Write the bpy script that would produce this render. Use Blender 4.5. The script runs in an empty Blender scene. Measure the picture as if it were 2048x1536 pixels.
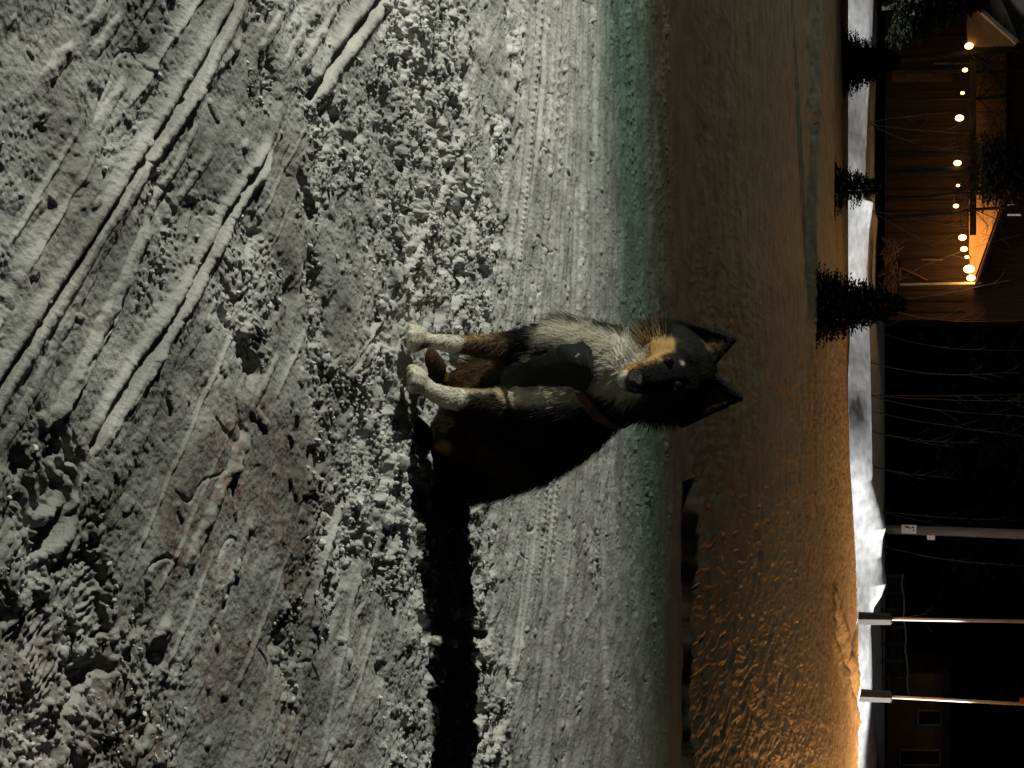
import bpy, bmesh, math, random
import numpy as np
from mathutils import Vector, Matrix

random.seed(7)
RNG = np.random.default_rng(11)
C = bpy.context.scene.collection
SC = bpy.context.scene
R = math.radians

# ------------------------------------------------------------------ camera
# The photograph was taken with the phone turned on its side: the picture's
# right-hand edge is up in the world.
CAM_H = 0.93
FPX = 2800.0                       # focal length in pixels of the 2048-wide photograph
PITCH = R(15.1)
FWD = Vector((0, math.cos(PITCH), -math.sin(PITCH)))
UPW = Vector((0, math.sin(PITCH), math.cos(PITCH)))
CAMP = Vector((0, 0, CAM_H))
cam_d = bpy.data.cameras.new('camera')
cam_d.sensor_fit = 'HORIZONTAL'
cam_d.sensor_width = 36.0
cam_d.lens = 36.0 * FPX / 2048
cam_d.clip_start = 0.05
cam_d.clip_end = 2000
cam = bpy.data.objects.new('camera', cam_d)
C.objects.link(cam)
m = Matrix.Identity(4)
for i in range(3):
    m[i][0] = UPW[i]               # picture right = world up
    m[i][1] = (-1, 0, 0)[i]        # picture up = world left
    m[i][2] = -FWD[i]
m.translation = CAMP
cam.matrix_world = m
SC.camera = cam

# ------------------------------------------------------------------ world (night)
w = bpy.data.worlds.new('World')
SC.world = w
w.use_nodes = True
nt = w.node_tree
bg = nt.nodes['Background']
sky = nt.nodes.new('ShaderNodeTexSky')
sky.sky_type = 'NISHITA'
sky.sun_disc = False
sky.sun_elevation = R(-5.0)
sky.sun_rotation = R(200)
nt.links.new(sky.outputs[0], bg.inputs[0])
bg.inputs[1].default_value = 0.15

SC.view_settings.view_transform = 'Standard'
SC.view_settings.look = 'None'
SC.view_settings.exposure = 0
SC.view_settings.gamma = 1


# ------------------------------------------------------------------ lamps
def spot(name, loc, axis, half, power, col, blend, radius):
    d = bpy.data.lights.new(name, 'SPOT')
    d.energy = power
    d.color = col
    d.spot_size = 2 * half
    d.spot_blend = blend
    d.shadow_soft_size = radius
    o = bpy.data.objects.new(name, d)
    C.objects.link(o)
    o.location = loc
    o.rotation_euler = Vector(axis).to_track_quat('-Z', 'Y').to_euler()
    return o


def point(name, loc, power, col, radius):
    d = bpy.data.lights.new(name, 'POINT')
    d.energy = power
    d.color = col
    d.shadow_soft_size = radius
    o = bpy.data.objects.new(name, d)
    C.objects.link(o)
    o.location = loc
    return o


def edge_axis(L, P1, P2, half, far=False):
    """axis of a floodlight whose beam edge falls on the ground along P1-P2"""
    d1 = (Vector(P1) - L).normalized()
    d2 = (Vector(P2) - L).normalized()
    mm = (d1 + d2).normalized()
    n = d1.cross(d2).normalized()
    if (n.y > 0) != far:
        n = -n
    p = math.cos(half) / mm.dot(d1)
    q = math.sqrt(max(0.0, 1 - p * p))
    return mm * p + n * q


FL = Vector((-4.8, 1.95, 2.05))
half = R(60)
spot('yard_floodlight', FL, edge_axis(FL, (-1.34, 4.86, 0), (1.6, 6.12, 0), half), half, 790, (1.0, .85, .80), .24, .035)
half2 = R(63)
spot('yard_floodlight_rim', FL, edge_axis(FL, (-1.34, 5.95, 0), (1.6, 6.72, 0), half2), half2, 260, (.40, 1.0, .74), .17, .035)
half3 = R(80)
spot('yard_floodlight_spill', FL, edge_axis(FL, (-5.0, 26.0, 0), (4.0, 22.0, 0), half3), half3, 150, (1.0, .82, .55), .25, .05)
SL = Vector((9.8, 26.4, 4.8))
half4 = R(56)
spot('sodium_street_lamp', SL, edge_axis(SL, (-2.5, 2.6, 0), (2.2, 3.8, 0), half4, True), half4, 2350, (1.0, .45, .14), .22, .12)
HL = Vector((34.0, 25.0, 3.9))
half5 = R(4.45)
spot('bank_beam', HL, edge_axis(HL, (-12.0, 28.5, .1), (14.5, 28.55, .1), half5, True), half5, 225000, (.97, .98, 1.0), .16, .08)  # unseen white lamp, added and narrowed to whiten the bank only
PL = Vector((-13.0, 12.5, 5.5))
half6 = R(50)
spot('field_fill', PL, edge_axis(PL, (-3.0, 5.6, 0), (3.0, 6.9, 0), half6, True), half6, 480, (.95, .92, .62), .30, .12)  # added fill with no lamp behind it, lifts the left field
spot('road_lamp', Vector((3.5, 26.5, 8.5)), (-1.2, 6.6, -5.4), R(40), 170, (.95, .97, 1.0), .5, .15)
spot('roof_fill', Vector((-13.0, 25.0, 8.0)), (3.9, 9.8, -4.1), R(4.6), 420, (1.0, .93, .88), .5, .1)  # added narrow spot to brighten the roof of the gable wing


# ------------------------------------------------------------------ helpers
def at(x, y, Y):
    """world point at depth Y seen at pixel (x, y) of the photograph"""
    d = FWD * FPX + UPW * (x - 1024) + Vector((1, 0, 0)) * (y - 768)
    return CAMP + d * (Y / d.y)


def on_ground(x, y, z=0.0):
    d = FWD * FPX + UPW * (x - 1024) + Vector((1, 0, 0)) * (y - 768)
    return CAMP + d * ((z - CAM_H) / d.z)


def tag(o, label=None, cat=None, group=None, kind=None):
    if label: o['label'] = label
    if cat: o['category'] = cat
    if group: o['group'] = group
    if kind: o['kind'] = kind
    return o


def empty(name, loc):
    o = bpy.data.objects.new(name, None)
    C.objects.link(o)
    o.location = loc
    return o


def link(name, me, mat=None, parent=None, smooth=False):
    o = bpy.data.objects.new(name, me)
    C.objects.link(o)
    if mat: me.materials.append(mat)
    if smooth:
        me.polygons.foreach_set('use_smooth', np.ones(len(me.polygons), bool))
    if parent:
        o.parent = parent
        o.matrix_parent_inverse = Matrix.Translation(-Vector(parent.location))
    return o


def from_bm(name, bm, mat=None, parent=None, smooth=False):
    me = bpy.data.meshes.new(name)
    bm.to_mesh(me)
    bm.free()
    return link(name, me, mat, parent, smooth)


def box(bm, c, s, rot=None):
    M = Matrix.Translation(Vector(c)) @ (rot.to_4x4() if rot else Matrix.Identity(4)) @ Matrix.Diagonal((s[0], s[1], s[2], 1))
    bmesh.ops.create_cube(bm, size=1, matrix=M)


def beam(bm, a, b, wx, wy):
    """a board from a to b, wx wide across, wy deep (towards the viewer)"""
    a = Vector(a); b = Vector(b)
    z = (b - a).normalized()
    y = Vector((0, 1, 0))
    if abs(z.dot(y)) > .95: y = Vector((1, 0, 0))
    x = y.cross(z).normalized()
    y = z.cross(x)
    M = Matrix((x, y, z)).transposed()
    box(bm, (a + b) / 2, (wx, wy, (b - a).length), M)


def tube(bm, pts, rad, n=6, cap=True):
    pts = [Vector(p) for p in pts]
    rings = []
    for i, p in enumerate(pts):
        t = (pts[min(i + 1, len(pts) - 1)] - pts[max(i - 1, 0)])
        if t.length < 1e-9: t = Vector((0, 0, 1))
        t.normalize()
        u = t.cross(Vector((0, 1, 0)))
        if u.length < .1: u = t.cross(Vector((1, 0, 0)))
        u.normalize()
        v = t.cross(u)
        r = rad[i] if hasattr(rad, '__len__') else rad
        rings.append([bm.verts.new(p + (u * math.cos(2 * math.pi * k / n) + v * math.sin(2 * math.pi * k / n)) * r) for k in range(n)])
    for a, b in zip(rings, rings[1:]):
        for k in range(n):
            bm.faces.new((a[k], a[(k + 1) % n], b[(k + 1) % n], b[k]))
    if cap:
        bm.faces.new(rings[0][::-1])
        bm.faces.new(rings[-1])


def poly_slab(bm, pts, d):
    """a flat outline thickened by the vector d"""
    a = [bm.verts.new(Vector(p)) for p in pts]
    b = [bm.verts.new(Vector(p) + Vector(d)) for p in pts]
    n = len(pts)
    bm.faces.new(a)
    bm.faces.new(b[::-1])
    for i in range(n):
        bm.faces.new((a[i], b[i], b[(i + 1) % n], a[(i + 1) % n]))


def mat(name, col, rough=.7, var=.25, scale=8.0, bump=0.0, bscale=None, spec=.3, stretch=None, emit=None):
    mt = bpy.data.materials.new(name)
    mt.use_nodes = True
    n = mt.node_tree
    b = n.nodes['Principled BSDF']
    b.inputs['Roughness'].default_value = rough
    b.inputs['Specular IOR Level'].default_value = spec
    tc = n.nodes.new('ShaderNodeTexCoord')
    mp = n.nodes.new('ShaderNodeMapping')
    n.links.new(tc.outputs['Object'], mp.inputs[0])
    if stretch: mp.inputs['Scale'].default_value = stretch
    no = n.nodes.new('ShaderNodeTexNoise')
    no.inputs['Scale'].default_value = scale
    no.inputs['Detail'].default_value = 5
    n.links.new(mp.outputs[0], no.inputs['Vector'])
    cr = n.nodes.new('ShaderNodeValToRGB')
    lo = [c * (1 - var) for c in col]; hi = [min(1, c * (1 + var)) for c in col]
    cr.color_ramp.elements[0].position = .3
    cr.color_ramp.elements[1].position = .7
    cr.color_ramp.elements[0].color = (*lo, 1)
    cr.color_ramp.elements[1].color = (*hi, 1)
    n.links.new(no.outputs['Fac'], cr.inputs[0])
    n.links.new(cr.outputs[0], b.inputs['Base Color'])
    if bump:
        n2 = n.nodes.new('ShaderNodeTexNoise')
        n2.inputs['Scale'].default_value = bscale or scale * 3
        n2.inputs['Detail'].default_value = 6
        n.links.new(mp.outputs[0], n2.inputs['Vector'])
        bp = n.nodes.new('ShaderNodeBump')
        bp.inputs['Strength'].default_value = bump
        bp.inputs['Distance'].default_value = .01
        n.links.new(n2.outputs['Fac'], bp.inputs['Height'])
        n.links.new(bp.outputs[0], b.inputs['Normal'])
    if emit:
        b.inputs['Emission Color'].default_value = (*emit[0], 1)
        b.inputs['Emission Strength'].default_value = emit[1]
    return mt


# ------------------------------------------------------------------ noise
def h2(ix, iy, seed):
    ix = ix.astype(np.int64); iy = iy.astype(np.int64)
    h = (ix * 374761393 + iy * 668265263 + seed * 974634777) & 0xFFFFFFFF
    h = ((h ^ (h >> 13)) * 1274126177) & 0xFFFFFFFF
    h = ((h ^ (h >> 16)) * 2246822519) & 0xFFFFFFFF
    h = h ^ (h >> 15)
    return h.astype(np.float32) / np.float32(4294967296.0)


def perlin(x, y, seed=0):
    fx = np.floor(x); fy = np.floor(y)
    u = (x - fx).astype(np.float32); v = (y - fy).astype(np.float32)
    su = u * u * u * (u * (u * 6 - 15) + 10); sv = v * v * v * (v * (v * 6 - 15) + 10)

    def g(dx, dy):
        a = h2(fx + dx, fy + dy, seed) * np.float32(2 * math.pi)
        return np.cos(a) * (u - dx) + np.sin(a) * (v - dy)
    a = g(0, 0); b = g(1, 0); c = g(0, 1); d = g(1, 1)
    return ((a + (b - a) * su) * (1 - sv) + (c + (d - c) * su) * sv) * 1.5


def fbm(x, y, octv, seed=0, gain=.5):
    s = 0; a = 1.0; f = 1.0
    for k in range(octv):
        s = s + a * perlin(x * f, y * f, seed + k * 17)
        a *= gain; f *= 2.03
    return s


def ridged(x, y, octv, seed=0, gain=.5):
    s = 0; a = 1.0; f = 1.0
    for k in range(octv):
        s = s + a * (1 - 2.2 * np.abs(perlin(x * f, y * f, seed + k * 31)))
        a *= gain; f *= 2.1
    return s


def domes(x, y, cell, seed, prob=.7, rmin=.35, rmax=.75):
    """lumps lying on a plane: height in units of the cell"""
    gx = x / cell; gy = y / cell
    fx = np.floor(gx); fy = np.floor(gy)
    out = np.zeros_like(gx, dtype=np.float32)
    for dx in (-1, 0, 1):
        for dy in (-1, 0, 1):
            cx = fx + dx; cy = fy + dy
            px = cx + h2(cx, cy, seed); py = cy + h2(cx, cy, seed + 1)
            r = rmin + (rmax - rmin) * h2(cx, cy, seed + 2) ** 1.6
            on = h2(cx, cy, seed + 3) < prob
            ang = h2(cx, cy, seed + 4) * 3.1416
            asp = .55 + .45 * h2(cx, cy, seed + 5)
            ca = np.cos(ang); sa = np.sin(ang)
            ax = (gx - px) * ca + (gy - py) * sa; ay = (-(gx - px) * sa + (gy - py) * ca) / asp
            d = np.sqrt(ax * ax + ay * ay) / r
            hgt = np.where(on, r * np.sqrt(np.clip(1 - d ** 3, 0, 1)), 0)
            out = np.maximum(out, hgt)
    return out


def sstep(a, b, x):
    t = np.clip((x - a) / (b - a), 0, 1)
    return t * t * (3 - 2 * t)


def dist_poly(X, Y, pts):
    """distance to a polyline and the signed side"""
    best = np.full(X.shape, 1e9, np.float32); side = np.zeros(X.shape, np.float32); along = np.zeros(X.shape, np.float32)
    tot = 0
    for (ax, ay), (bx, by) in zip(pts, pts[1:]):
        vx = bx - ax; vy = by - ay; L2 = vx * vx + vy * vy; L = math.sqrt(L2)
        t = np.clip(((X - ax) * vx + (Y - ay) * vy) / L2, 0, 1)
        dx = X - ax - t * vx; dy = Y - ay - t * vy
        d = np.sqrt(dx * dx + dy * dy)
        s = (vx * dy - vy * dx) / L
        cl = d < best
        best = np.where(cl, d, best); side = np.where(cl, s, side); along = np.where(cl, tot + t * L, along)
        tot += L
    return best, side, along, tot


# ------------------------------------------------------------------ terrain
def track(pix):
    return [tuple(on_ground(x, y)[:2]) for x, y in pix]


# grooves: (pixels, groove half width, groove depth, lip half width, lip height, ragged)
GROOVES = [
    ([(-60, 860), (0, 770), (130, 565), (250, 370), (350, 215), (450, 40), (490, -30)], .0058, .034, .017, .006, .05),
    ([(180, 915), (230, 815), (290, 720), (340, 640), (400, 540), (450, 430), (552, 288)], .0056, .026, .015, .0065, .5),
    ([(615, 205), (660, 130), (745, 20), (790, -40)], .008, .030, .022, .008, .4),
    ([(60, 1110), (110, 1050), (150, 1010)], .010, .02, .02, .012, .4),
    ([(330, 1290), (300, 1340)], .018, .03, .02, .02, .4),
]
# rounded ribs left by a tyre or a scraper blade: (pixels, half width, height)
RIBS = [
    ([(100, 860), (150, 770), (200, 670), (250, 560), (310, 440)], .016, .020),
    ([(0, 905), (60, 800), (130, 660), (200, 530), (300, 330), (420, 130)], .012, .007),
    ([(365, 1150), (400, 1060), (440, 970), (500, 850)], .018, .018),
    ([(310, 1300), (345, 1230)], .02, .022),
    ([(568, 1536), (600, 1370), (622, 1210), (660, 1090), (690, 1020)], .008, .010),
    ([(640, 1536), (672, 1370), (690, 1270), (720, 1130)], .008, .011),
    ([(600, 1340), (640, 1170), (680, 1040)], .006, .006),
    ([(700, 1420), (760, 1230)], .006, .006),
    ([(170, 70), (225, -10)], .014, .014), ([(185, 118), (250, 22)], .012, .012), ([(85, 175), (125, 120), (165, 88)], .016, .014),
    ([(185, 275), (260, 150)], .010, .010), ([(262, 215), (300, 150)], .009, .009), ([(60, 440), (120, 370)], .012, .008),
    ([(20, 425), (60, 380)], .012, .008), ([(300, 440), (345, 350), (400, 240)], .010, .009), ([(350, 420), (430, 290)], .010, .008),
    ([(560, 140), (640, 10)], .014, .008), ([(600, 140), (680, 0)], .012, .008), ([(510, 120), (580, -10)], .014, .008),
    ([(690, 745), (770, 640)], .004, .007), ([(720, 760), (765, 690)], .003, .006),
    ([(540, 860), (500, 820), (560, 700)], .012, .010), ([(250, 840), (330, 690)], .012, .008),
]
# boot prints: (centre pixel, pixel the toe points to, half length, half width, lug spacing, zigzag)
PRINTS = [((105, 965), (150, 890), .068, .036, .022, 1.5), ((180, 1190), (190, 1260), .058, .026, .0095, 0),
          ((185, 1105), (182, 1150), .040, .030, .024, 2.0), ((80, 1300), (50, 1240), .050, .028, .0095, 0)]
DOG_XY = np.array([[-.09, 2.64], [0.0, 2.63], [-.03, 2.8], [.1, 2.75], [.15, 2.95], [.22, 2.98]])


def field_level(X, Y):
    z = np.zeros_like(X)
    # trench and step behind the near shelf, right half only
    edge = 6.42 + .10 * perlin(X / .7, X * 0, 5) + .03 * perlin(X / .15, X * 0, 6) + .03 * X
    right = sstep(.44, .56, X)
    dep = sstep(edge, edge + .10, Y) * (1 - sstep(edge + .46, edge + .52, Y)) * .30
    z = z - dep * right
    z = z - .045 * sstep(.3, 1.8, X) * sstep(edge + .3, edge + .5, Y)
    # field rises to its crest beside the road
    sl = .0030 + .0170 * sstep(-2.5, 5.5, X)
    z = z + np.clip(Y - 7.2, 0, 21) * sl
    # step of ploughed snow across the left
    se = 15.4 + .16 * perlin(X / 1.6, X * 0, 9) - .22 * X * (X < 0)
    z = z + .10 * sstep(se, se + .40, Y) * sstep(.45, -1.2, X)
    # road dip
    z = z - .55 * sstep(27.6, 28.8, Y)
    # ploughed bank beyond the road
    return z


BANK_PY = [-900, -300, 0, 60, 120, 200, 300, 400, 422, 470, 540, 700, 800, 950, 1000, 1045, 1065, 1100, 1130, 1152, 1175, 1195, 1230, 1400, 1536, 1900, 2600]
BANK_PX = [1742, 1748, 1742, 1740, 1738, 1732, 1730, 1734, 1746, 1738, 1734, 1739, 1742, 1746, 1760, 1772, 1766, 1763, 1768, 1773, 1764, 1749, 1741, 1750, 1760, 1762, 1750]


def terrain_height(X, Y, detail=True):
    z = field_level(X, Y)
    # bank beyond the road: height along X from the photographed skyline at Y = 31.5
    py = 768 + X / 31.5 * FPX * .99
    px = np.interp(py, BANK_PY, BANK_PX)
    top = CAM_H + 31.5 * np.tan(np.arctan((px - 1024) / FPX) - PITCH)
    yb = Y + .5 * perlin(X / 3.0, X * 0, 41)
    base = z
    prof = sstep(29.3, 31.5, yb)
    kk = np.array(BANK_PX, float); kp = np.arange(-1000, 2700, 20.0); kv = np.interp(kp, BANK_PY, kk)
    kv = np.convolve(np.pad(kv, 12, 'edge'), np.ones(25) / 25, 'valid')
    top_s = CAM_H + 31.5 * np.tan(np.arctan((np.interp(py, kp, kv) - 1024) / FPX) - PITCH)
    z = np.where(Y > 28.5, base + (top_s - base) * prof + (top - top_s) * sstep(30.7, 31.5, yb), z)
    # second, lower drift behind
    top2 = .70 + .05 * perlin(X / 4, X * 0, 44) + .10 * sstep(0, 3, X)
    back = sstep(31.9, 32.6, yb)
    z = np.where(Y > 31.5, z + (np.minimum(top - .05, top2) - top) * back, z)
    z = np.where(Y > 32.6, z + (.80 - z) * sstep(32.6, 37.0, Y), z)
    if not detail:
        return z, None
    X = X.astype(np.float64); Y = Y.astype(np.float64)
    wx = .02 * perlin(X / .09, Y / .09, 101); wy = .02 * perlin(X / .09, Y / .09, 102)
    Xw = X + wx; Yw = Y + wy
    near = 1 - sstep(5.9, 6.6, Y)
    # ---- masks
    big = fbm(X / .55, Y / .55, 3, 3)
    smooth_zone = sstep(3.15, 3.55, Y + .10 * big + .25 * np.clip(X, -1, 1) * (X < 0))
    patch = sstep(-.10, .22, fbm(X / .42 + 3.1, Y / .34, 3, 21) )
    churn = near * (1 - smooth_zone) * (.16 + .84 * patch) * np.interp(Y, [1.9, 2.6], [.75, 1.0])
    band = np.exp(-((Y - 2.85 - .25 * X) / .38) ** 2)            # heavily broken snow around the dog
    churn = np.clip(churn + band * (1 - smooth_zone) * .8, 0, 1.15)
    lowleft = sstep(1.75, 1.35, Y) * sstep(-.1, .15, X)
    churn = np.clip(churn + lowleft * .5, 0, 1.2)
    # ---- tracks
    trk = np.zeros_like(X); flat = np.zeros_like(X)
    for pix, gw, gd, lw, lh, rag in GROOVES:
        d, s, al, tot = dist_poly(X, Y, track(pix))
        j = 1 + rag * 1.4 * perlin(al / .06, s / .03, int(gw * 1e5) % 97)
        endf = sstep(0, .05, al) * sstep(tot, tot - .05, al)
        s2 = s + .0015 * perlin(al / .10, al * 0, 4)
        g = np.exp(-(s2 / gw) ** 4) * gd * endf * j * (d < .2)
        lip = (np.exp(-((np.abs(s2) - gw - lw * .55) / (lw * .55)) ** 2)) * lh * endf * (.7 + .5 * j) * (d < .2)
        trk = trk - g + lip
        flat = np.maximum(flat, np.exp(-(d / (lw * 2.4)) ** 4) * (1 - .75 * rag) * endf)
    for pix, hw, hh in RIBS:
        d, s, al, tot = dist_poly(X, Y, track(pix))
        endf = sstep(-.001, .03, al) * sstep(tot + .001, tot - .03, al)
        hw2 = .72 * hw * (1 + .35 * perlin(al / .07, al * 0, int(hh * 1e4)) + .25 * perlin(al / .02, s / .02, 78))
        r = np.sqrt(np.clip(1 - (d / hw2) ** 2, 0, 1)) * .5 * hh * endf * (1 + .5 * perlin(al / .05, s / .02, 77) + .25 * perlin(al / .012, s / .01, 79))
        trk = trk + r
        flat = np.maximum(flat, np.exp(-(d / (hw * 1.8)) ** 4) * .8)
    for (cx, cy), (ex, ey), hl, hw_, per, zig in PRINTS:
        c = on_ground(cx, cy); e = on_ground(ex, ey)
        ux, uy = e.x - c.x, e.y - c.y; L_ = math.hypot(ux, uy); ux /= L_; uy /= L_
        ss = (X - c.x) * ux + (Y - c.y) * uy; tt = -(X - c.x) * uy + (Y - c.y) * ux
        msk = sstep(hl + .006, hl, np.abs(ss)) * sstep(hw_ + .006, hw_, np.abs(tt + .2 * hw_ * np.cos(ss / hl * 2)))
        tri = np.abs(((tt / hw_ * zig) % 2) - 1) if zig else 0
        pat = np.tanh(3 * np.sin(2 * math.pi * (ss / per + .55 * tri) + 1.2 * perlin(ss / .02, tt / .02, 91))) * sstep(-.35, .25, perlin(ss / .03, tt / .03, 90) + .1)
        trk = trk + msk * (-.007 + (.0026 + .0026 * (zig > 0)) * pat + .004 * fbm(ss / .015, tt / .015, 2, 92))
        flat = np.maximum(flat, msk)
    # broad tread lands: parallel scraped planks in the lower part of the shelf
    dirx, diry = -math.cos(R(44)), math.sin(R(44))
    q = -diry * X + dirx * Y
    t = dirx * X + diry * Y
    planks = perlin(q / .11 + .3 * perlin(t / .5, q / .5, 61), t / 1.4, 60)
    plz = np.tanh(planks * 9) * .0042 + perlin(q / .026, t / .8, 62) * .0016 + np.clip(1 - np.abs(perlin(q / .10, t / 1.6, 63)) * 16, 0, 1) * .006 * sstep(-.05, .3, perlin(t / .3, q / .2, 64))
    plk = near * (1 - smooth_zone) * sstep(2.5, 1.7, Y) * (1 - lowleft)
    churn = churn * (1 - .55 * plk * sstep(.1, -.25, big))
    churn = churn * (1 - .88 * flat)
    ddog = np.full(X.shape, 9.0)
    for dx, dy in DOG_XY:
        ddog = np.minimum(ddog, np.hypot(X - dx, Y - dy))
    calm = sstep(.04, .16, ddog)
    churn = churn * (.45 + .55 * calm)
    # ---- churned snow
    amp = np.interp(Y, [1.2, 2.2, 2.9, 3.6], [.55, .70, 1.0, 1.0])      # chunks are coarsest where the dog sits
    hum = fbm(Xw / .16, Yw / .16, 3, 130)
    coarse = sstep(-.15, .45, fbm(X / .28 + 2, Y / .28, 3, 131)) * amp
    hc = .011 * hum
    sl = fbm(Xw / .07, Yw / .07, 2, 140)
    hc += .006 * np.tanh(sl * 6) * amp                              # broken slabs with steep edges
    hc += .030 * domes(Xw, Yw, .105, 150, .20, .20, .50) * coarse
    hc += .52 * .036 * domes(Xw + .5 * wx, Yw, .036, 160, .5) * coarse
    hc += .58 * .018 * domes(Xw, Yw + .4 * wy, .018, 170, .6) * (.35 + .65 * coarse)
    hc += .85 * .0085 * domes(Xw, Yw, .0085, 180, .6)
    pits = np.clip(-fbm(X / .10 + 9, Y / .10, 3, 190) - .40, 0, 1)
    hc -= .06 * pits * amp
    hc -= .006
    # ---- packed snow
    hp = plz * plk + .004 * fbm(X / .09, Y / .09, 3, 200) + .0012 * fbm(X / .012, Y / .012, 3, 210)
    crack = np.clip(1 - np.abs(perlin(Xw / .13, Yw / .13, 220)) * 22, 0, 1) * sstep(.05, .4, perlin(X / .3, Y / .3, 221))
    hp -= .006 * crack
    hp += .010 * domes(Xw, Yw, .03, 230, .10, .2, .5) * 1.2
    det = near * (hp * (1 - np.clip(churn, 0, 1)) + hc * churn) + trk * near
    # ---- streaked smooth shelf
    slope = np.interp(Y, [2.8, 3.2, 4.2, 5.0, 6.5], [-.8, -.6, -.22, .28, .40])
    qq = Y - slope * np.clip(X, -2.2, 2.2)
    st = perlin(qq / .055, X / 2.6, 300) * .0052 + perlin(qq / .030, X / 1.6, 301) * .0022 * sstep(5.2, 3.8, Y) + perlin(qq / .16, X / 3.0, 302) * .008
    line = np.clip(1 - np.abs(perlin(qq / .09, X / 2.6, 303)) * 15, 0, 1) * .010 * sstep(-.1, .3, perlin(X / .7, qq / .3, 304))
    rows = .7 * sstep(.48, .75, perlin(qq / .16, X / 1.3, 310)) * sstep(-.25, .2, perlin(X / .35, Y / .3, 311))
    lump = .9 * .045 * domes(Xw, Yw, .045, 320, .5) + .022 * domes(Xw, Yw, .022, 321, .6) + .011 * domes(Xw, Yw, .011, 322, .5)
    fine = .0004 * fbm(X / .05, Y / .02, 2, 330)
    det = det + near * smooth_zone * (st + line + rows * lump * .9 + fine)
    # ---- field beyond
    far = sstep(6.2, 7.2, Y) * (1 - sstep(26.5, 28, Y))
    rough = .35 + .65 * sstep(-1.6, 1.4, X + .25 * (Y - 9) * .3)
    wxx = .10 * perlin(X / .5, Y / .5, 401); wyy = .10 * perlin(X / .5, Y / .5, 402)
    cr = ridged((X + wxx) / .34, (Y + wyy) / .42, 3, 410)
    fz = .009 * cr * rough + .010 * fbm(X / .9, Y / .9, 3, 420) + .006 * fbm(X / .07, Y / .09, 2, 425) * rough
    fz += .0075 * ridged((X + .5 * wxx) / .085, (Y + wyy) / .60, 2, 428) * rough * sstep(20, 12, Y) + .006 * ridged((X + .5 * wxx) / .16, (Y + wyy) / .5, 2, 429) * rough
    tr = np.exp(-((X - (-.35 + .12 * (Y - 8))) / .12) ** 2) * .02 * (Y < 16)
    fz = fz - tr * .5
    # ploughed furrows along the far edge
    fz += sstep(17, 21, Y) * (.018 * perlin((Y + .03 * X) / .8, X / 9, 440) + .03 * perlin(Y / 1.7 + .02 * X, X / 14, 441))
    # rubble on the left end of the ploughed step
    rb = np.exp(-((Y - 16.4) / 1.0) ** 2) * sstep(-1.9, -3.0, X)
    fz += rb * (.05 * domes(X, Y, .26, 450, .6) + .022 * ridged(X / .5 + .8 * Y, Y / .5, 3, 451))
    # worn paths running to the posts
    pd, ps, pa, pt = dist_poly(X, Y, [tuple(at(1640, 1235, 20)[:2]), tuple(at(1683, 1322, 23)[:2]), tuple(at(1705, 1375, 25.5)[:2]), tuple(at(1722, 1432, 28)[:2])])
    fz += np.where(pd < 1.2, np.exp(-(pd / .20) ** 2) * (-.08) + np.exp(-((pd - .32) / .15) ** 2) * .06 + np.exp(-(pd / .5) ** 2) * .05 * perlin(pa / .35, ps / .2, 461), 0)
    pd, ps, pa, pt = dist_poly(X, Y, [tuple(at(1725, 1240, 28)[:2]), tuple(at(1690, 1312, 24)[:2])])
    fz += np.where(pd < 1.0, np.exp(-(pd / .10) ** 2) * (-.07), 0)
    det = det + far * fz
    bankd = sstep(28.5, 29.5, Y) * (1 - sstep(33, 34, Y))
    det = det + bankd * (.009 * perlin(Y / .5, X / 6, 470) + .003 * fbm(X / .9, Y / .5, 3, 471))
    # ---- stains, plus shade painted into the snow
    stain = sstep(.05, .45, fbm(X / .30 + 7, Y / .22 + 3, 4, 500)) * near * (1 - .85 * smooth_zone)
    stain = stain * sstep(2.7, 2.2, Y) * (.35 + .65 * sstep(-.35, .2, X))
    g1 = np.exp(-(((X - .08) / .30) ** 2 + ((Y - 1.95) / .32) ** 2))
    g2 = np.exp(-(((X - .40) / .25) ** 2 + ((Y - 1.85) / .30) ** 2))
    stain = np.clip(stain * .6 + (g1 * .4 + g2 * .6) * sstep(-.25, .35, fbm(X / .12, Y / .10, 4, 510)), 0, 1) * near
    near_dim = near * (1 - smooth_zone) * sstep(3.4, 1.9, Y) * (.6 + .4 * fbm(X / .25, Y / .25, 3, 520))  # lamplight fading towards the camera, put into the packed snow's colour
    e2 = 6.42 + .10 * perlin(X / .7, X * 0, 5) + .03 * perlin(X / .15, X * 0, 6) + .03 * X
    trench_shade = sstep(.44, .56, X) * sstep(e2 + .02, e2 + .10, Y + .05 * perlin(X / .06, Y / .08, 530)) * (1 - sstep(e2 + .50, e2 + .60, Y + .12 * perlin(X / .12, Y / .3, 531))) * sstep(-.45, .05, perlin(X / .45, X * 0, 532) + .5 * sstep(1.4, .9, X))  # shade of the trench, painted as a dark olive tone
    return z + det, (stain.astype(np.float32), np.clip(churn * near * (1 - smooth_zone) + .5 * rows * smooth_zone * near, 0, 1).astype(np.float32), np.clip(near_dim, 0, 1).astype(np.float32), np.clip(trench_shade, 0, 1).astype(np.float32))


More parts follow.
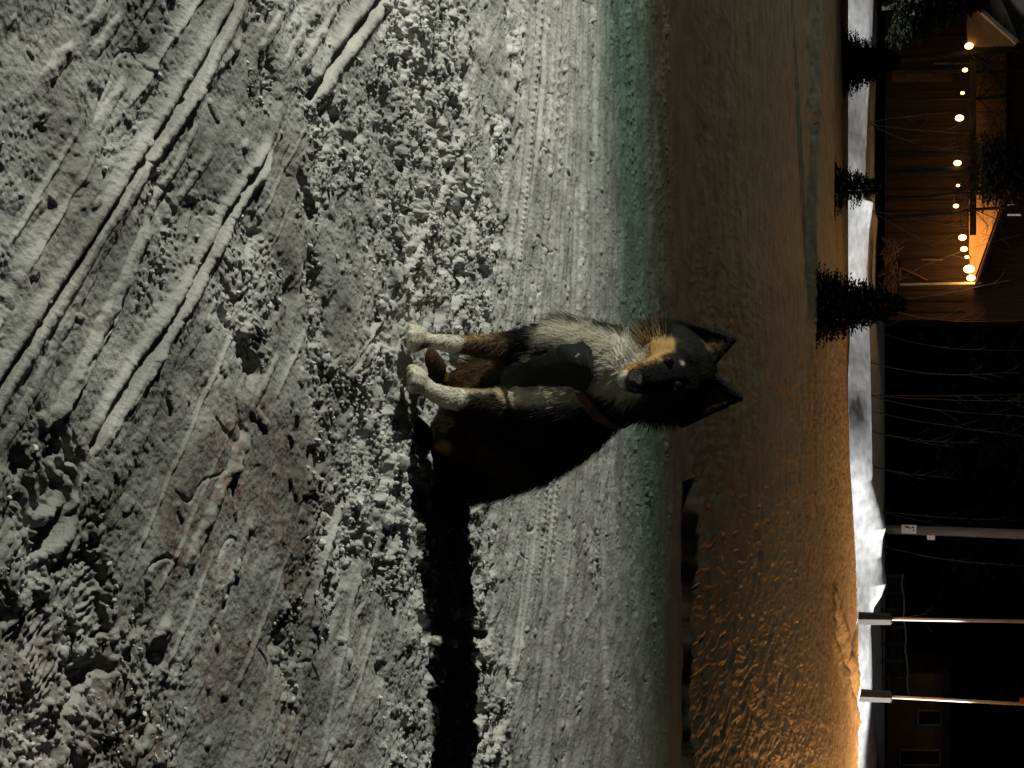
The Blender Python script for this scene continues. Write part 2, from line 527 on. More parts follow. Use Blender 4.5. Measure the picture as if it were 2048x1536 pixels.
def build_ground():
    phi = np.linspace(R(43), R(7.6), 1450)
    ys = list(CAM_H / np.tan(phi))
    ys = list(np.linspace(-6, .3, 14)) + list(np.linspace(.4, ys[0] - .02, 14)) + ys
    y = ys[-1]
    while y < 27.5:
        y += max(.012, .0013 * y * y / 1.9 * .9) if y < 12 else .085
        ys.append(y)
    ys += list(np.arange(ys[-1] + .06, 35, .06)) + [36, 38, 42, 50, 70, 110, 200, 400, 800]
    ys = np.array(sorted(ys))
    sin = np.linspace(-1, 1, 1280)
    inner = .35 * np.clip(ys, .5, 40) + .55
    outer_n = 46
    so = np.linspace(0, 1, outer_n + 1)[1:] ** 2.2
    outer = np.maximum(.9 * np.abs(ys) + 3.5, inner + 2)
    rows = []
    for yy, a, b in zip(ys, inner, outer):
        l = -(a + (b - a) * so[::-1]); r = a + (b - a) * so
        rows.append(np.concatenate([l, sin * a, r]))
    X = np.array(rows); n = X.shape[1]; mrows = X.shape[0]
    Y = np.repeat(ys[:, None], n, 1)
    Z, (stain, churn, near_dim, trench_shade) = terrain_height(X, Y)
    co = np.stack([X, Y, Z], -1).astype(np.float32).reshape(-1, 3)
    i = np.arange(mrows - 1)[:, None] * n + np.arange(n - 1)[None, :]
    q = np.stack([i, i + 1, i + n + 1, i + n], -1).reshape(-1, 4)
    me = bpy.data.meshes.new('snow_ground')
    me.vertices.add(len(co)); me.vertices.foreach_set('co', co.ravel())
    me.loops.add(q.size); me.loops.foreach_set('vertex_index', q.ravel().astype(np.int32))
    me.polygons.add(len(q))
    me.polygons.foreach_set('loop_start', (np.arange(len(q)) * 4).astype(np.int32))
    me.update(calc_edges=True)
    at_ = me.attributes.new('stain', 'FLOAT', 'POINT')
    at_.data.foreach_set('value', stain.ravel())
    at2 = me.attributes.new('near_dim', 'FLOAT', 'POINT')
    at2.data.foreach_set('value', near_dim.ravel())
    at3 = me.attributes.new('trench_shade', 'FLOAT', 'POINT')
    at3.data.foreach_set('value', trench_shade.ravel())
    return me, X, Y, Z, churn


def snow_material():
    mt = bpy.data.materials.new('snow')
    mt.use_nodes = True
    n = mt.node_tree; L = n.links
    b = n.nodes['Principled BSDF']
    b.inputs['Roughness'].default_value = .55
    b.inputs['Specular IOR Level'].default_value = .25
    tc = n.nodes.new('ShaderNodeTexCoord')
    n1 = n.nodes.new('ShaderNodeTexNoise'); n1.inputs['Scale'].default_value = 5; n1.inputs['Detail'].default_value = 8
    L.new(tc.outputs['Object'], n1.inputs['Vector'])
    cr = n.nodes.new('ShaderNodeValToRGB')
    cr.color_ramp.elements[0].position = .32; cr.color_ramp.elements[0].color = (.44, .438, .42, 1)
    cr.color_ramp.elements[1].position = .68; cr.color_ramp.elements[1].color = (.74, .735, .71, 1)
    L.new(n1.outputs['Fac'], cr.inputs[0])
    a = n.nodes.new('ShaderNodeAttribute'); a.attribute_name = 'stain'
    n3 = n.nodes.new('ShaderNodeTexNoise'); n3.inputs['Scale'].default_value = 70; n3.inputs['Detail'].default_value = 6
    L.new(tc.outputs['Object'], n3.inputs['Vector'])
    mr = n.nodes.new('ShaderNodeMapRange'); mr.inputs[1].default_value = .35; mr.inputs[2].default_value = .65
    L.new(n3.outputs['Fac'], mr.inputs[0])
    mu = n.nodes.new('ShaderNodeMath'); mu.operation = 'MULTIPLY'
    L.new(a.outputs['Fac'], mu.inputs[0]); L.new(mr.outputs[0], mu.inputs[1])
    mx = n.nodes.new('ShaderNodeMix'); mx.data_type = 'RGBA'
    L.new(mu.outputs[0], mx.inputs[0]); L.new(cr.outputs[0], mx.inputs[6])
    mx.inputs[7].default_value = (.34, .235, .20, 1)
    a2 = n.nodes.new('ShaderNodeAttribute'); a2.attribute_name = 'near_dim'
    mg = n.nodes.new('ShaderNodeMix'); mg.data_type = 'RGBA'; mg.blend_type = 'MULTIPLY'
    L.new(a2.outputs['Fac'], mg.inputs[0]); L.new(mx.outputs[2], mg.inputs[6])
    mg.inputs[7].default_value = (.29, .30, .283, 1)  # darkens the near snow for the fading lamplight
    a3 = n.nodes.new('ShaderNodeAttribute'); a3.attribute_name = 'trench_shade'
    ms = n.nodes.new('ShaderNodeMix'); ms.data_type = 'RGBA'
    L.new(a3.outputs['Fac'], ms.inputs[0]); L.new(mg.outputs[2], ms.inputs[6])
    ms.inputs[7].default_value = (.045, .040, .018, 1)  # painted shade inside the trench
    L.new(ms.outputs[2], b.inputs['Base Color'])
    n2 = n.nodes.new('ShaderNodeTexNoise'); n2.inputs['Scale'].default_value = 160; n2.inputs['Detail'].default_value = 5
    L.new(tc.outputs['Object'], n2.inputs['Vector'])
    bp = n.nodes.new('ShaderNodeBump'); bp.inputs['Strength'].default_value = .55; bp.inputs['Distance'].default_value = .004
    L.new(n2.outputs['Fac'], bp.inputs['Height']); L.new(bp.outputs[0], b.inputs['Normal'])
    return mt


SNOW = snow_material()
gme, GX, GY, GZ, GCH = build_ground()
ground = link('snow_ground', gme, SNOW, None, True)
tag(ground, kind='structure')


def ground_z(x, y):
    z, _ = terrain_height(np.array([[x]], float), np.array([[y]], float))
    return float(z[0, 0])


def build_rubble():
    """loose crumbs of snow, countless"""
    bm = bmesh.new()
    bmesh.ops.create_icosphere(bm, subdivisions=2, radius=1)
    base = np.array([v.co[:] for v in bm.verts]); fac = np.array([[v.index for v in f.verts] for f in bm.faces])
    bm.free()
    vis = (GY > 1.1) & (GY < 5.6) & (np.abs(GX) < .40 * GY + .60)
    idx = np.flatnonzero(vis.ravel() & (GCH.ravel() > .25))
    # pick evenly over the ground, not over the vertices
    wgt = GCH.ravel()[idx] ** 2 * GY.ravel()[idx] ** 2.2
    pick = RNG.choice(idx, 6800, replace=False, p=wgt / wgt.sum())
    V = []; F = []; off = 0
    for k in pick:
        p = np.array([GX.flat[k], GY.flat[k], GZ.flat[k]])
        if np.min(np.hypot(DOG_XY[:, 0] - p[0], DOG_XY[:, 1] - p[1])) < .085: continue
        s = (.0020 + .0045 * RNG.random() ** 3.2 + (.011 * RNG.random() if RNG.random() < .025 else 0)) * min(1, .35 + .25 * p[1])
        ph = RNG.random(3) * 6
        d = 1 + .30 * np.sin(base * 2.6 + ph) @ RNG.normal(size=3) * .6
        v = base * d[:, None]
        v[:, :2] *= (.7 + .6 * RNG.random())
        # snap to angular shapes
        for _ in range(3):
            nrm = RNG.normal(size=3); nrm /= np.linalg.norm(nrm)
            c = .45 + .3 * RNG.random()
            dd = v @ nrm - c
            v = v - np.clip(dd, 0, None)[:, None] * nrm
        V.append(v * s + p + [0, 0, s * .45]); F.append(fac + off); off += len(base)
    V = np.concatenate(V); F = np.concatenate(F)
    me = bpy.data.meshes.new('snow_rubble')
    me.from_pydata(V.tolist(), [], F.tolist())
    o = link('snow_rubble', me, SNOW)
    tag(o, 'loose crumbs of broken snow scattered over the churned shelf around the dog', kind='stuff')


build_rubble()


# ------------------------------------------------------------------ dog
def deep(c):
    return c if c < 2.72 else 2.72 + (c - 2.72) * .80


def build_dog():
    root = empty('dog', at(820, 760, 2.75))
    root.location.z = 0
    tag(root, 'black tan and white dog sitting on the churned snow facing the camera', 'dog')
    bm = bmesh.new()

    def ball(p, r):
        bmesh.ops.create_icosphere(bm, subdivisions=2, radius=1, matrix=Matrix.Translation(p) @ Matrix.Diagonal((*((r, r, r) if not hasattr(r, '__len__') else r), 1)))

    def chain(pts):
        """pts: (px, py, Y, r)"""
        Q = [(at(a, b, deep(c)), r) for a, b, c, r in pts]
        for (p, r), (q, s) in zip(Q, Q[1:]):
            n = max(2, int((q - p).length / (min(r, s) * .25)))
            n = min(n, 26)
            for i in range(n + 1):
                t = i / n
                ball(p.lerp(q, t), r + (s - r) * t)
    # trunk: rump, back, ribs, shoulders, neck
    chain([(915, 905, 2.99, .098), (960, 895, 2.98, .108), (1040, 855, 2.93, .122), (1115, 808, 2.86, .118), (1165, 775, 2.82, .104), (1225, 757, 2.79, .088), (1300, 748, 2.76, .082)])
    chain([(1060, 800, 2.87, .09), (1120, 735, 2.80, .082), (1180, 725, 2.765, .078), (1225, 735, 2.745, .072)])   # breastbone
    chain([(950, 840, 2.90, .085), (1020, 800, 2.86, .085)])                                                          # belly
    chain([(1070, 800, 2.775, .046), (1110, 797, 2.765, .052), (1155, 790, 2.77, .050)])                              # shoulder point, lower side
    chain([(1110, 700, 2.755, .046), (1155, 702, 2.755, .046)])
    # ruff at the throat
    chain([(1200, 700, 2.76, .045), (1240, 700, 2.75, .042)])
    # skull, cheeks
    chain([(1352, 742, 2.70, .078), (1378, 742, 2.735, .056)])
    chain([(1350, 700, 2.71, .052), (1310, 692, 2.735, .046), (1370, 690, 2.74, .052)])
    chain([(1350, 788, 2.71, .052), (1312, 800, 2.735, .046), (1370, 795, 2.74, .052)])
    # muzzle
    chain([(1345, 746, 2.65, .046), (1305, 753, 2.585, .036), (1282, 757, 2.545, .029)])
    chain([(1300, 753, 2.62, .036), (1272, 757, 2.575, .029), (1256, 759, 2.548, .021)])
    # brow
    chain([(1372, 718, 2.645, .026), (1372, 772, 2.645, .026)])
    # front leg on the picture's upper side (the dog's right)
    chain([(1130, 700, 2.79, .060), (1070, 695, 2.79, .045), (1020, 697, 2.78, .031), (980, 695, 2.74, .0245), (930, 690, 2.70, .0185), (895, 687, 2.675, .0180), (862, 683, 2.665, .0155), (843, 677, 2.655, .0160)])
    for dy, dY in ((-19, .004), (-7, -.014), (7, -.014), (19, .004)):
        chain([(842, 676 + dy * .6, 2.645, .0115), (829, 675 + dy * .9, 2.618 + dY, .0108), (821, 675 + dy, 2.598 + dY, .0085)])
    # front leg on the lower side (the dog's left)
    chain([(1110, 815, 2.83, .085), (1055, 822, 2.80, .055), (1010, 815, 2.77, .040), (965, 806, 2.73, .029), (920, 800, 2.69, .0235), (885, 792, 2.665, .021), (862, 782, 2.65, .0175), (846, 768, 2.642, .0175)])
    for dy, dY in ((-20, .006), (-7, -.014), (7, -.016), (19, .002)):
        chain([(845, 764 + dy * .6, 2.632, .0120), (831, 759 + dy * .9, 2.603 + dY, .0112), (822, 757 + dy, 2.584 + dY, .009)])
    # hind leg, lower side: thigh, shank, hock, foot pointing forward
    chain([(935, 935, 2.97, .070), (930, 900, 2.90, .072), (915, 865, 2.85, .052), (890, 868, 2.84, .040), (868, 895, 2.87, .026), (855, 905, 2.885, .022)])
    chain([(853, 900, 2.87, .024), (846, 885, 2.80, .023), (842, 868, 2.74, .024)])
    for dy in (-13, -4, 5, 14):
        chain([(843, 866 + dy * .7, 2.735, .013), (838, 862 + dy, 2.705, .0125)])
    # hind leg, upper side: seen between the front legs
    chain([(1030, 745, 2.90, .055), (985, 752, 2.88, .042), (935, 765, 2.88, .034), (895, 775, 2.90, .026)])
    chain([(890, 770, 2.90, .024), (868, 750, 2.85, .023), (858, 728, 2.80, .022)])
    chain([(872, 735, 2.83, .022), (856, 715, 2.79, .022)])
    # tail laid out on the snow behind
    chain([(880, 985, 3.02, .045), (872, 1030, 2.98, .034), (878, 1085, 2.97, .032), (886, 1140, 2.975, .020)])

    # ears: thick leaves, hollow to the front
    def ear(tip, b0, b1, Yt, Yb, mid):
        T = at(*tip, Yt); A = at(*b0, Yb); B = at(*b1, Yb); M = at(*mid, Yb + .012)
        N = 16
        for i in range(N + 1):
            t = i / N
            for j in range(15):
                s = j / 14
                e = A.lerp(B, s) * 1.0
                # cross-section bows backward
                e = e + (M - A.lerp(B, .5)) * (1 - (2 * s - 1) ** 2)
                bul = 1 - t ** 2.2
                p = T.lerp(e, bul)
                ball(p, .008 + .002 * bul)
    ear((1466, 679), (1362, 645), (1418, 730), 2.715, 2.70, (1395, 684))
    ear((1480, 796), (1418, 748), (1364, 846), 2.715, 2.70, (1395, 798))
    me = bpy.data.meshes.new('tmp')
    bm.to_mesh(me); bm.free()
    tmp = bpy.data.objects.new('tmp', me)
    C.objects.link(tmp)
    rm = tmp.modifiers.new('r', 'REMESH'); rm.mode = 'VOXEL'; rm.voxel_size = .0042
    sm = tmp.modifiers.new('s', 'SMOOTH'); sm.factor = .5; sm.iterations = 3
    dg = bpy.context.evaluated_depsgraph_get()
    dg.update()
    body = bpy.data.meshes.new_from_object(tmp.evaluated_get(dg))
    bpy.data.objects.remove(tmp); bpy.data.meshes.remove(me)
    body.name = 'body'

    nv = len(body.vertices)
    co = np.empty(nv * 3, np.float32); body.vertices.foreach_get('co', co); co = co.reshape(-1, 3).astype(np.float64)
    no = np.empty(nv * 3, np.float32); body.vertex_normals.foreach_get('vector', no); no = no.reshape(-1, 3).astype(np.float64)

    BLACK = (.006, .0055, .005); TAN = (.42, .26, .10); BROWN = (.115, .070, .034); DBROWN = (.06, .032, .018); WHITE = (.60, .58, .48); CREAM = (.55, .47, .31); GREY = (.10, .095, .085)
    blobs = [
        # (pixels chain, radius, colour, softness)
        ([(985, 697, 2.74), (895, 687, 2.67)], .040, (.085, .058, .033), .014),
        ([(985, 672, 2.75), (905, 668, 2.67)], .014, (.30, .19, .085), .010),
        ([(985, 795, 2.73), (900, 790, 2.67)], .040, (.030, .021, .013), .010),  # leg out of the light: its shade painted as near-black coat
        ([(1050, 778, 2.745), (985, 777, 2.735), (900, 772, 2.66)], .0155, (.36, .30, .19), .007),  # lit edge of the same leg, painted in as cream
        ([(1020, 781, 2.748), (1045, 784, 2.735), (1068, 786, 2.725)], .027, CREAM, .012),
        ([(888, 680, 2.66), (815, 672, 2.60)], .040, WHITE, .008),
        ([(892, 785, 2.66), (815, 755, 2.60)], .044, WHITE, .008),
        ([(842, 695, 2.64), (828, 700, 2.63)], .018, DBROWN, .008),
        ([(1105, 670, 2.745), (1160, 674, 2.735)], .034, WHITE, .018),
        ([(1050, 722, 2.74), (1075, 722, 2.73)], .012, WHITE, .008),
        ([(1040, 782, 2.73), (1110, 782, 2.715), (1155, 784, 2.72)], .028, WHITE, .014),
        ([(1190, 715, 2.70), (1245, 735, 2.68)], .062, WHITE, .015),
        ([(1190, 755, 2.69), (1240, 765, 2.70)], .030, WHITE, .012),
        ([(1025, 760, 2.75), (1030, 755, 2.75)], .022, WHITE, .01),
        ([(1000, 735, 2.84), (890, 775, 2.86)], .052, BROWN, .02),
        ([(870, 745, 2.82), (850, 720, 2.78)], .045, DBROWN, .01),
        ([(905, 885, 2.80), (1040, 940, 2.86)], .030, DBROWN, .02),
        ([(888, 893, 2.80), (880, 888, 2.82)], .016, TAN, .006),
        ([(1280, 662, 2.73), (1330, 660, 2.73)], .022, DBROWN, .012),
        # face
        ([(1256, 738, 2.545), (1285, 724, 2.58), (1325, 704, 2.655)], .029, TAN, .012),
        ([(1300, 692, 2.70), (1330, 700, 2.665)], .020, TAN, .009),
        ([(1244, 748, 2.53), (1238, 762, 2.53), (1240, 782, 2.535)], .0115, WHITE, .004),
        ([(1250, 785, 2.545), (1275, 795, 2.57)], .008, GREY, .005),
        ([(1275, 762, 2.52), (1310, 757, 2.56), (1360, 745, 2.63)], .025, BLACK, .004),
        ([(1300, 785, 2.60), (1350, 790, 2.66)], .030, BLACK, .006),
        ([(1345, 724, 2.625), (1328, 730, 2.60)], .0175, BLACK, .004),
        ([(1357, 733, 2.618), (1360, 730, 2.618)], .0085, CREAM, .003),
        ([(1368, 774, 2.615), (1364, 772, 2.615)], .005, GREY, .003),
        ([(1420, 690, 2.715), (1432, 694, 2.72)], .014, (.20, .13, .06), .012),
        ([(1425, 787, 2.715), (1440, 795, 2.72)], .014, (.13, .10, .06), .012),
    ]

    def paint(P):
        col = np.tile(np.array(BLACK), (len(P), 1))
        nz = .5 * np.sin(P[:, 0] * 210 + 3 * np.sin(P[:, 2] * 170)) + .5 * np.sin(P[:, 2] * 260 + 2.1 * np.sin(P[:, 0] * 190 + P[:, 1] * 150))
        for ch, r, c, s in blobs:
            pts = [np.array(at(p[0], p[1], deep(p[2]))) for p in ch]
            d = np.full(len(P), 9.0)
            for a, b in zip(pts, pts[1:]):
                v = b - a; L2 = max(1e-9, v @ v)
                t = np.clip(((P - a) @ v) / L2, 0, 1)
                d = np.minimum(d, np.linalg.norm(P - a - t[:, None] * v, axis=1))
            f = 1 - sstep(r - s, r + s, d + nz * s * .5)
            col = col * (1 - f[:, None]) + np.array(c) * f[:, None]
        return col
    col = paint(co)
    ca = body.color_attributes.new('fur_colour', 'FLOAT_COLOR', 'POINT')
    ca.data.foreach_set('color', np.concatenate([col, np.ones((nv, 1))], 1).astype(np.float32).ravel())

    def fur_mat(name, rough):
        mt = bpy.data.materials.new(name); mt.use_nodes = True
        n = mt.node_tree; b = n.nodes['Principled BSDF']
        a = n.nodes.new('ShaderNodeAttribute'); a.attribute_name = 'fur_colour'
        b.inputs['Roughness'].default_value = rough
        b.inputs['Specular IOR Level'].default_value = .12
        n.links.new(a.outputs['Color'], b.inputs['Base Color'])
        return mt
    bo = link('body', body, fur_mat('dog_skin_and_undercoat', .8), root, True)

    rel = co - np.array(CAMP)
    dF = rel @ np.array(FWD); pxx = 1024 + FPX * (rel @ np.array(UPW)) / dF; pyy = 768 + FPX * rel[:, 0] / dF
    front_ = (co[:, 1] < 2.83) & (no[:, 1] < .35)

    def inside(poly):
        ins = np.zeros(len(pxx), bool)
        for (x0, y0), (x1, y1) in zip(poly, poly[1:] + poly[:1]):
            c = ((y0 > pyy) != (y1 > pyy)) & (pxx < (x1 - x0) * (pyy - y0) / (y1 - y0 + 1e-9) + x0)
            ins ^= c
        return ins
    keep_h = inside([(1006, 779), (1010, 752), (1030, 735), (1060, 722), (1095, 706), (1130, 696), (1172, 686), (1190, 698), (1198, 725), (1196, 755), (1180, 777), (1150, 776), (1100, 775), (1060, 776), (1025, 784)]) & front_
    ax = (at(1340, 742, 2.72) - at(1180, 752, 2.82)).normalized()
    cen = at(1232, 780, 2.79)
    dd = (co - np.array(cen)) @ np.array(ax) + (co[:, 0] - cen.x) * -.30
    rad = np.linalg.norm(co - np.array(cen), axis=1)
    keep_c = (np.abs(dd) < .015) & (rad < .14) & (co[:, 0] > cen.x - .005)

    def surf_y(px, py):
        k = np.hypot(pxx - px, pyy - py) < 7
        return float(co[k, 1].min())
    # ---------------- fur
    me = body
    me.calc_loop_triangles()
    nt_ = len(me.loop_triangles)
    tri = np.empty(nt_ * 3, np.int32); me.loop_triangles.foreach_get('vertices', tri); tri = tri.reshape(-1, 3)
    A = co[tri[:, 0]]; B = co[tri[:, 1]]; D = co[tri[:, 2]]
    cr = np.cross(B - A, D - A); area = np.linalg.norm(cr, axis=1)
    ctr = (A + B + D) / 3
    front = np.array(CAMP) - ctr
    N = 60000
    pick = RNG.choice(nt_, N, p=area / area.sum())
    u = RNG.random((N, 2)); fl = u.sum(1) > 1; u[fl] = 1 - u[fl]
    P = A[pick] + (B[pick] - A[pick]) * u[:, :1] + (D[pick] - A[pick]) * u[:, 1:]
    Nn = no[tri[pick, 0]]
    hc = paint(P) * (.75 + .5 * RNG.random((N, 1)))
    nose = np.array(at(1270, 758, 2.53))
    head_c = np.array(at(1360, 742, 2.72))
    dh = np.linalg.norm(P - head_c, axis=1)
    dn = np.linalg.norm(P - nose, axis=1)
    # where does the hair lie
    hz = P[:, 2]
    flow = np.tile(np.array([.25, .35, -1.0]), (N, 1))
    fh = P - nose; fh /= np.linalg.norm(fh, axis=1)[:, None] + 1e-6
    wh = 1 - sstep(.12, .17, dh)
    flow = flow * (1 - wh[:, None]) + fh * wh[:, None]
    flow = flow - (flow * Nn).sum(1)[:, None] * Nn
    flow /= np.linalg.norm(flow, axis=1)[:, None] + 1e-6
    ln = np.full(N, .029)
    ln = np.where((hz < .27) & (P[:, 1] < 2.83), .011, ln)
    ln = np.where((hz < .16) & (P[:, 1] < 2.80), .0055, ln)
    ln = np.where(hz < .06, .004, ln)
    ruff = np.exp(-(np.linalg.norm((P - np.array(at(1215, 725, 2.73))) / [1, 1, 1.2], axis=1) / .10) ** 2)
    ln = ln * (1 - .45 * ruff)
    cheek = np.exp(-(np.linalg.norm(P - np.array(at(1330, 655, 2.74)), axis=1) / .05) ** 2) + np.exp(-(np.linalg.norm(P - np.array(at(1330, 835, 2.74)), axis=1) / .05) ** 2)
    face = (1 - sstep(.13, .195, dn))
    ln = ln * (1 - face) + .0035 * face
    ear_ = hz > .525
    ln = np.where(ear_, .004, ln) + .004 * cheek * (1 - ear_)
    bib = np.exp(-(np.linalg.norm(P - np.array(at(1215, 732, 2.69)), axis=1) / .05) ** 2)
    ln = ln + .005 * bib
    ln *= .55 + .75 * RNG.random(N) + .5 * (RNG.random(N) < .08)
    ln = np.where((hc.mean(1) > .2) & (hz < .43), ln * .6, ln)
    bare = (keep_h | keep_c)[tri[pick, 0]]
    ln = np.where(bare, .002, ln)
    S = 5
    pts = np.empty((N, S, 3))
    jit = RNG.normal(size=(N, 3)) * .22
    d0 = Nn * .75 + flow * .6 + jit
    side = (wh * (1 - face))[:, None]
    d0 = d0 * (1 - side) + (Nn * .38 + flow + jit * .7) * side
    d0 = np.where((face > .5)[:, None], Nn * .25 + flow + jit * .5, d0)
    d0 /= np.linalg.norm(d0, axis=1)[:, None]
    for k in range(S):
        t = k / (S - 1)
        bend = flow * t * .9 + np.array([0, 0, -.35]) * t * t
        pts[:, k] = P + (d0 + bend) * (ln * t / 1.25)[:, None]
    ok = ~bare
    pts = pts[ok]; hc = hc[ok]; N = int(ok.sum())
    hcu = bpy.data.hair_curves.new('fur')
    hcu.add_curves([S] * N)
    hcu.attributes['position'].data.foreach_set('vector', pts.astype(np.float32).ravel()) if 'position' in hcu.attributes else None
    ra = hcu.attributes.get('radius') or hcu.attributes.new('radius', 'FLOAT', 'POINT')
    rr = np.tile(np.array([.00055, .0005, .0004, .0003, .0001]), N).astype(np.float32)
    ra.data.foreach_set('value', rr)
    fc = hcu.attributes.new('fur_colour', 'FLOAT_COLOR', 'POINT')
    fc.data.foreach_set('color', np.repeat(np.concatenate([hc, np.ones((N, 1))], 1), S, 0).astype(np.float32).ravel())
    fo = bpy.data.objects.new('fur', hcu)
    C.objects.link(fo)
    hcu.materials.append(fur_mat('dog_fur', .55))
    fo.parent = root; fo.matrix_parent_inverse = Matrix.Translation(-Vector(root.location))

    # ---------------- eyes, nose, mouth
    for name, (px, py) in (('eye', (1338, 723)), ('eye', (1354, 771))):
        b = bmesh.new()
        Y = surf_y(px, py) + .0030
        bmesh.ops.create_uvsphere(b, u_segments=20, v_segments=14, radius=.0095, matrix=Matrix.Translation(at(px, py, Y)))
        from_bm(name, b, EYE, root, True)
    b = bmesh.new()
    p = at(1270, 761, 2.515)
    bmesh.ops.create_uvsphere(b, u_segments=24, v_segments=16, radius=1, matrix=Matrix.Translation(p) @ Matrix.Diagonal((.0185, .013, .0145, 1)))
    for v in b.verts:
        dz = (v.co.z - p.z) / .0145
        v.co.x = p.x + (v.co.x - p.x) * (1 + .18 * dz)
        for s in (-1, 1):
            q = Vector((p.x + s * .0085, p.y - .012, p.z - .002))
            dd = (v.co - q).length
            if dd < .006: v.co.y += (.006 - dd) * .9
    from_bm('nose', b, NOSE, root, True)

    # ---------------- harness and collar, lifted off the coat
    def shell(name, keep, off, m, thick):
        me2 = bpy.data.meshes.new(name)
        polys = []; used = {}
        V = []
        for pl in body.polygons:
            vs = pl.vertices[:]
            if all(keep[v] for v in vs):
                f = []
                for v in vs:
                    if v not in used:
                        used[v] = len(V); V.append(tuple(co[v] + no[v] * off))
                    f.append(used[v])
                polys.append(f)
        me2.from_pydata(V, [], polys)
        o = link(name, me2, m, root, True)
        s = o.modifiers.new('thick', 'SOLIDIFY'); s.thickness = thick; s.offset = 1
        s2 = o.modifiers.new('smooth', 'SMOOTH'); s2.factor = .5; s2.iterations = 6
        return o
    shell('harness', keep_h, .015, HARN, .006)
    shell('collar', keep_c, .010, COLLAR, .004)
    # small pale buckle on the harness
    b = bmesh.new()
    yb = surf_y(1155, 712) - .020
    beam(b, at(1151, 714, yb), at(1159, 707, yb), .004, .003)
    from_bm('buckle', b, mat('pale_buckle', (.6, .62, .6), .3, .1), root)
    return root


EYE = mat('dog_eye', (.012, .007, .004), .06, .1, spec=.6)
NOSE = mat('dog_nose', (.012, .011, .011), .32, .3, 300, .6, 700, spec=.5)
HARN = mat('harness_cloth', (.003, .0062, .0060), .5, .4, 60, .5, 900)
COLLAR = mat('collar_leather', (.085, .045, .033), .6, .3, 40, .3, 300)
build_dog()


# ------------------------------------------------------------------ trees
NEEDLE = mat('dark_needles', (.022, .028, .016), .7, .5, 12)
BARK = mat('bark', (.026, .020, .016), .9, .4, 20, .6, 60, stretch=(1, 1, .2))
FLECK = mat('settled_snow', (.45, .45, .43), .7, .2, 10)
TWIG = mat('bare_twigs', (.15, .125, .105), .8, .4, 6)


def conifer(name, base, H, rad, n, label, group, seed, lean=0.0, lowest=.0, leaf=.055, m=None, fleck=.0):
    rnd = random.Random(seed)
    root = empty(name, base)
    tag(root, label, 'conifer', group)
    b = bmesh.new()
    tube(b, [Vector(base) + Vector((lean * t * H, 0, H * t)) for t in (-.03, .25, .5, .75, .99)], [rad * .09 * (1.05 - t) + .006 for t in (0, .25, .5, .75, .99)], 7)
    from_bm('trunk', b, BARK, root)
    b = bmesh.new()
    for i in range(n):
        t = lowest + (1 - lowest) * (rnd.random() ** 1.25)
        a = rnd.random() * 2 * math.pi
        r = rad * (1 - t) ** .75 * (.75 + .45 * rnd.random()) + .02
        p0 = Vector(base) + Vector((lean * t * H, 0, H * t))
        dr = Vector((math.cos(a), math.sin(a), rnd.uniform(-.15, .35)))
        k = max(3, int(r / (leaf * .8)))
        for j in range(k):
            s = (j + 1) / k
            p = p0 + dr * r * s + Vector((0, 0, -.18 * r * s * s))
            for side in (-1, 1, 0):
                d = dr + Vector((-math.sin(a) * side * .9, math.cos(a) * side * .9, rnd.uniform(-.25, .45)))
                d.normalize()
                L = leaf * (.7 + .8 * rnd.random()) * (1.15 - .4 * s)
                wv = d.cross(Vector((rnd.uniform(-1, 1), rnd.uniform(-1, 1), rnd.uniform(-1, 1)))).normalized() * L * .20
                v = [b.verts.new(p - wv * .5), b.verts.new(p + d * L * .55 - wv), b.verts.new(p + d * L), b.verts.new(p + d * L * .5 + wv)]
                b.faces.new(v)
    o = from_bm('crown', b, m or NEEDLE, root)
    o.data.materials.append(FLECK)
    idx = np.array([1 if rnd.random() < fleck else 0 for _ in o.data.polygons], np.int32)
    o.data.polygons.foreach_set('material_index', idx)
    return root


def bush_conifer(px, py, Y, top, halfw, n, label, seed, lean=0):
    p = at(px, py, Y)
    z = min(p.z, ground_z(p.x, Y))
    base = Vector((p.x, Y, z - .02))
    H = at(top, py, Y).z - base.z
    conifer('young_spruce', base, H, halfw * Y / FPX, n, label, 'young spruces growing in front of the bank', seed, lean, leaf=.05, fleck=.10)


bush_conifer(1612, 612, 16.3, 1812, 72, 1150, 'dark young spruce nearest to the dog, standing at the end of the ploughed step', 3)
bush_conifer(1650, 378, 21.5, 1760, 54, 460, 'sparse small young spruce with gaps in its crown, between two bushier ones', 5)
bush_conifer(1676, 128, 25.0, 1800, 62, 1150, 'bushy young spruce below the gable of the lit house', 8)


def tall_conifer(px_base, py, Y, top, halfw, n, label, seed, lowest=.1, leaf=.35):
    p = at(px_base, py, Y)
    H = at(top, py, Y).z - p.z
    conifer('spruce', p, H, halfw * Y / FPX, n, label, 'tall spruces around the house', seed, 0, lowest, leaf)


tall_conifer(1770, 12, 33.3, 1975, 80, 700, 'tall dark spruce covering the left end of the lit house', 21, .1, .13)
tall_conifer(1790, 345, 33.7, 2300, 95, 620, 'tall dark spruce in front of the middle of the house wall', 22, .33, .12)
tall_conifer(1790, 760, 40, 2600, 170, 620, 'broad black spruce in the wood to the right of the house', 23, .12, .3)
tall_conifer(1790, 990, 42, 2700, 180, 620, 'black spruce in the wood behind the grey utility pole', 24, .12, .3)
tall_conifer(1790, 1500, 44, 2700, 180, 620, 'black spruce in the wood behind the small ochre shed', 25, .2, .3)


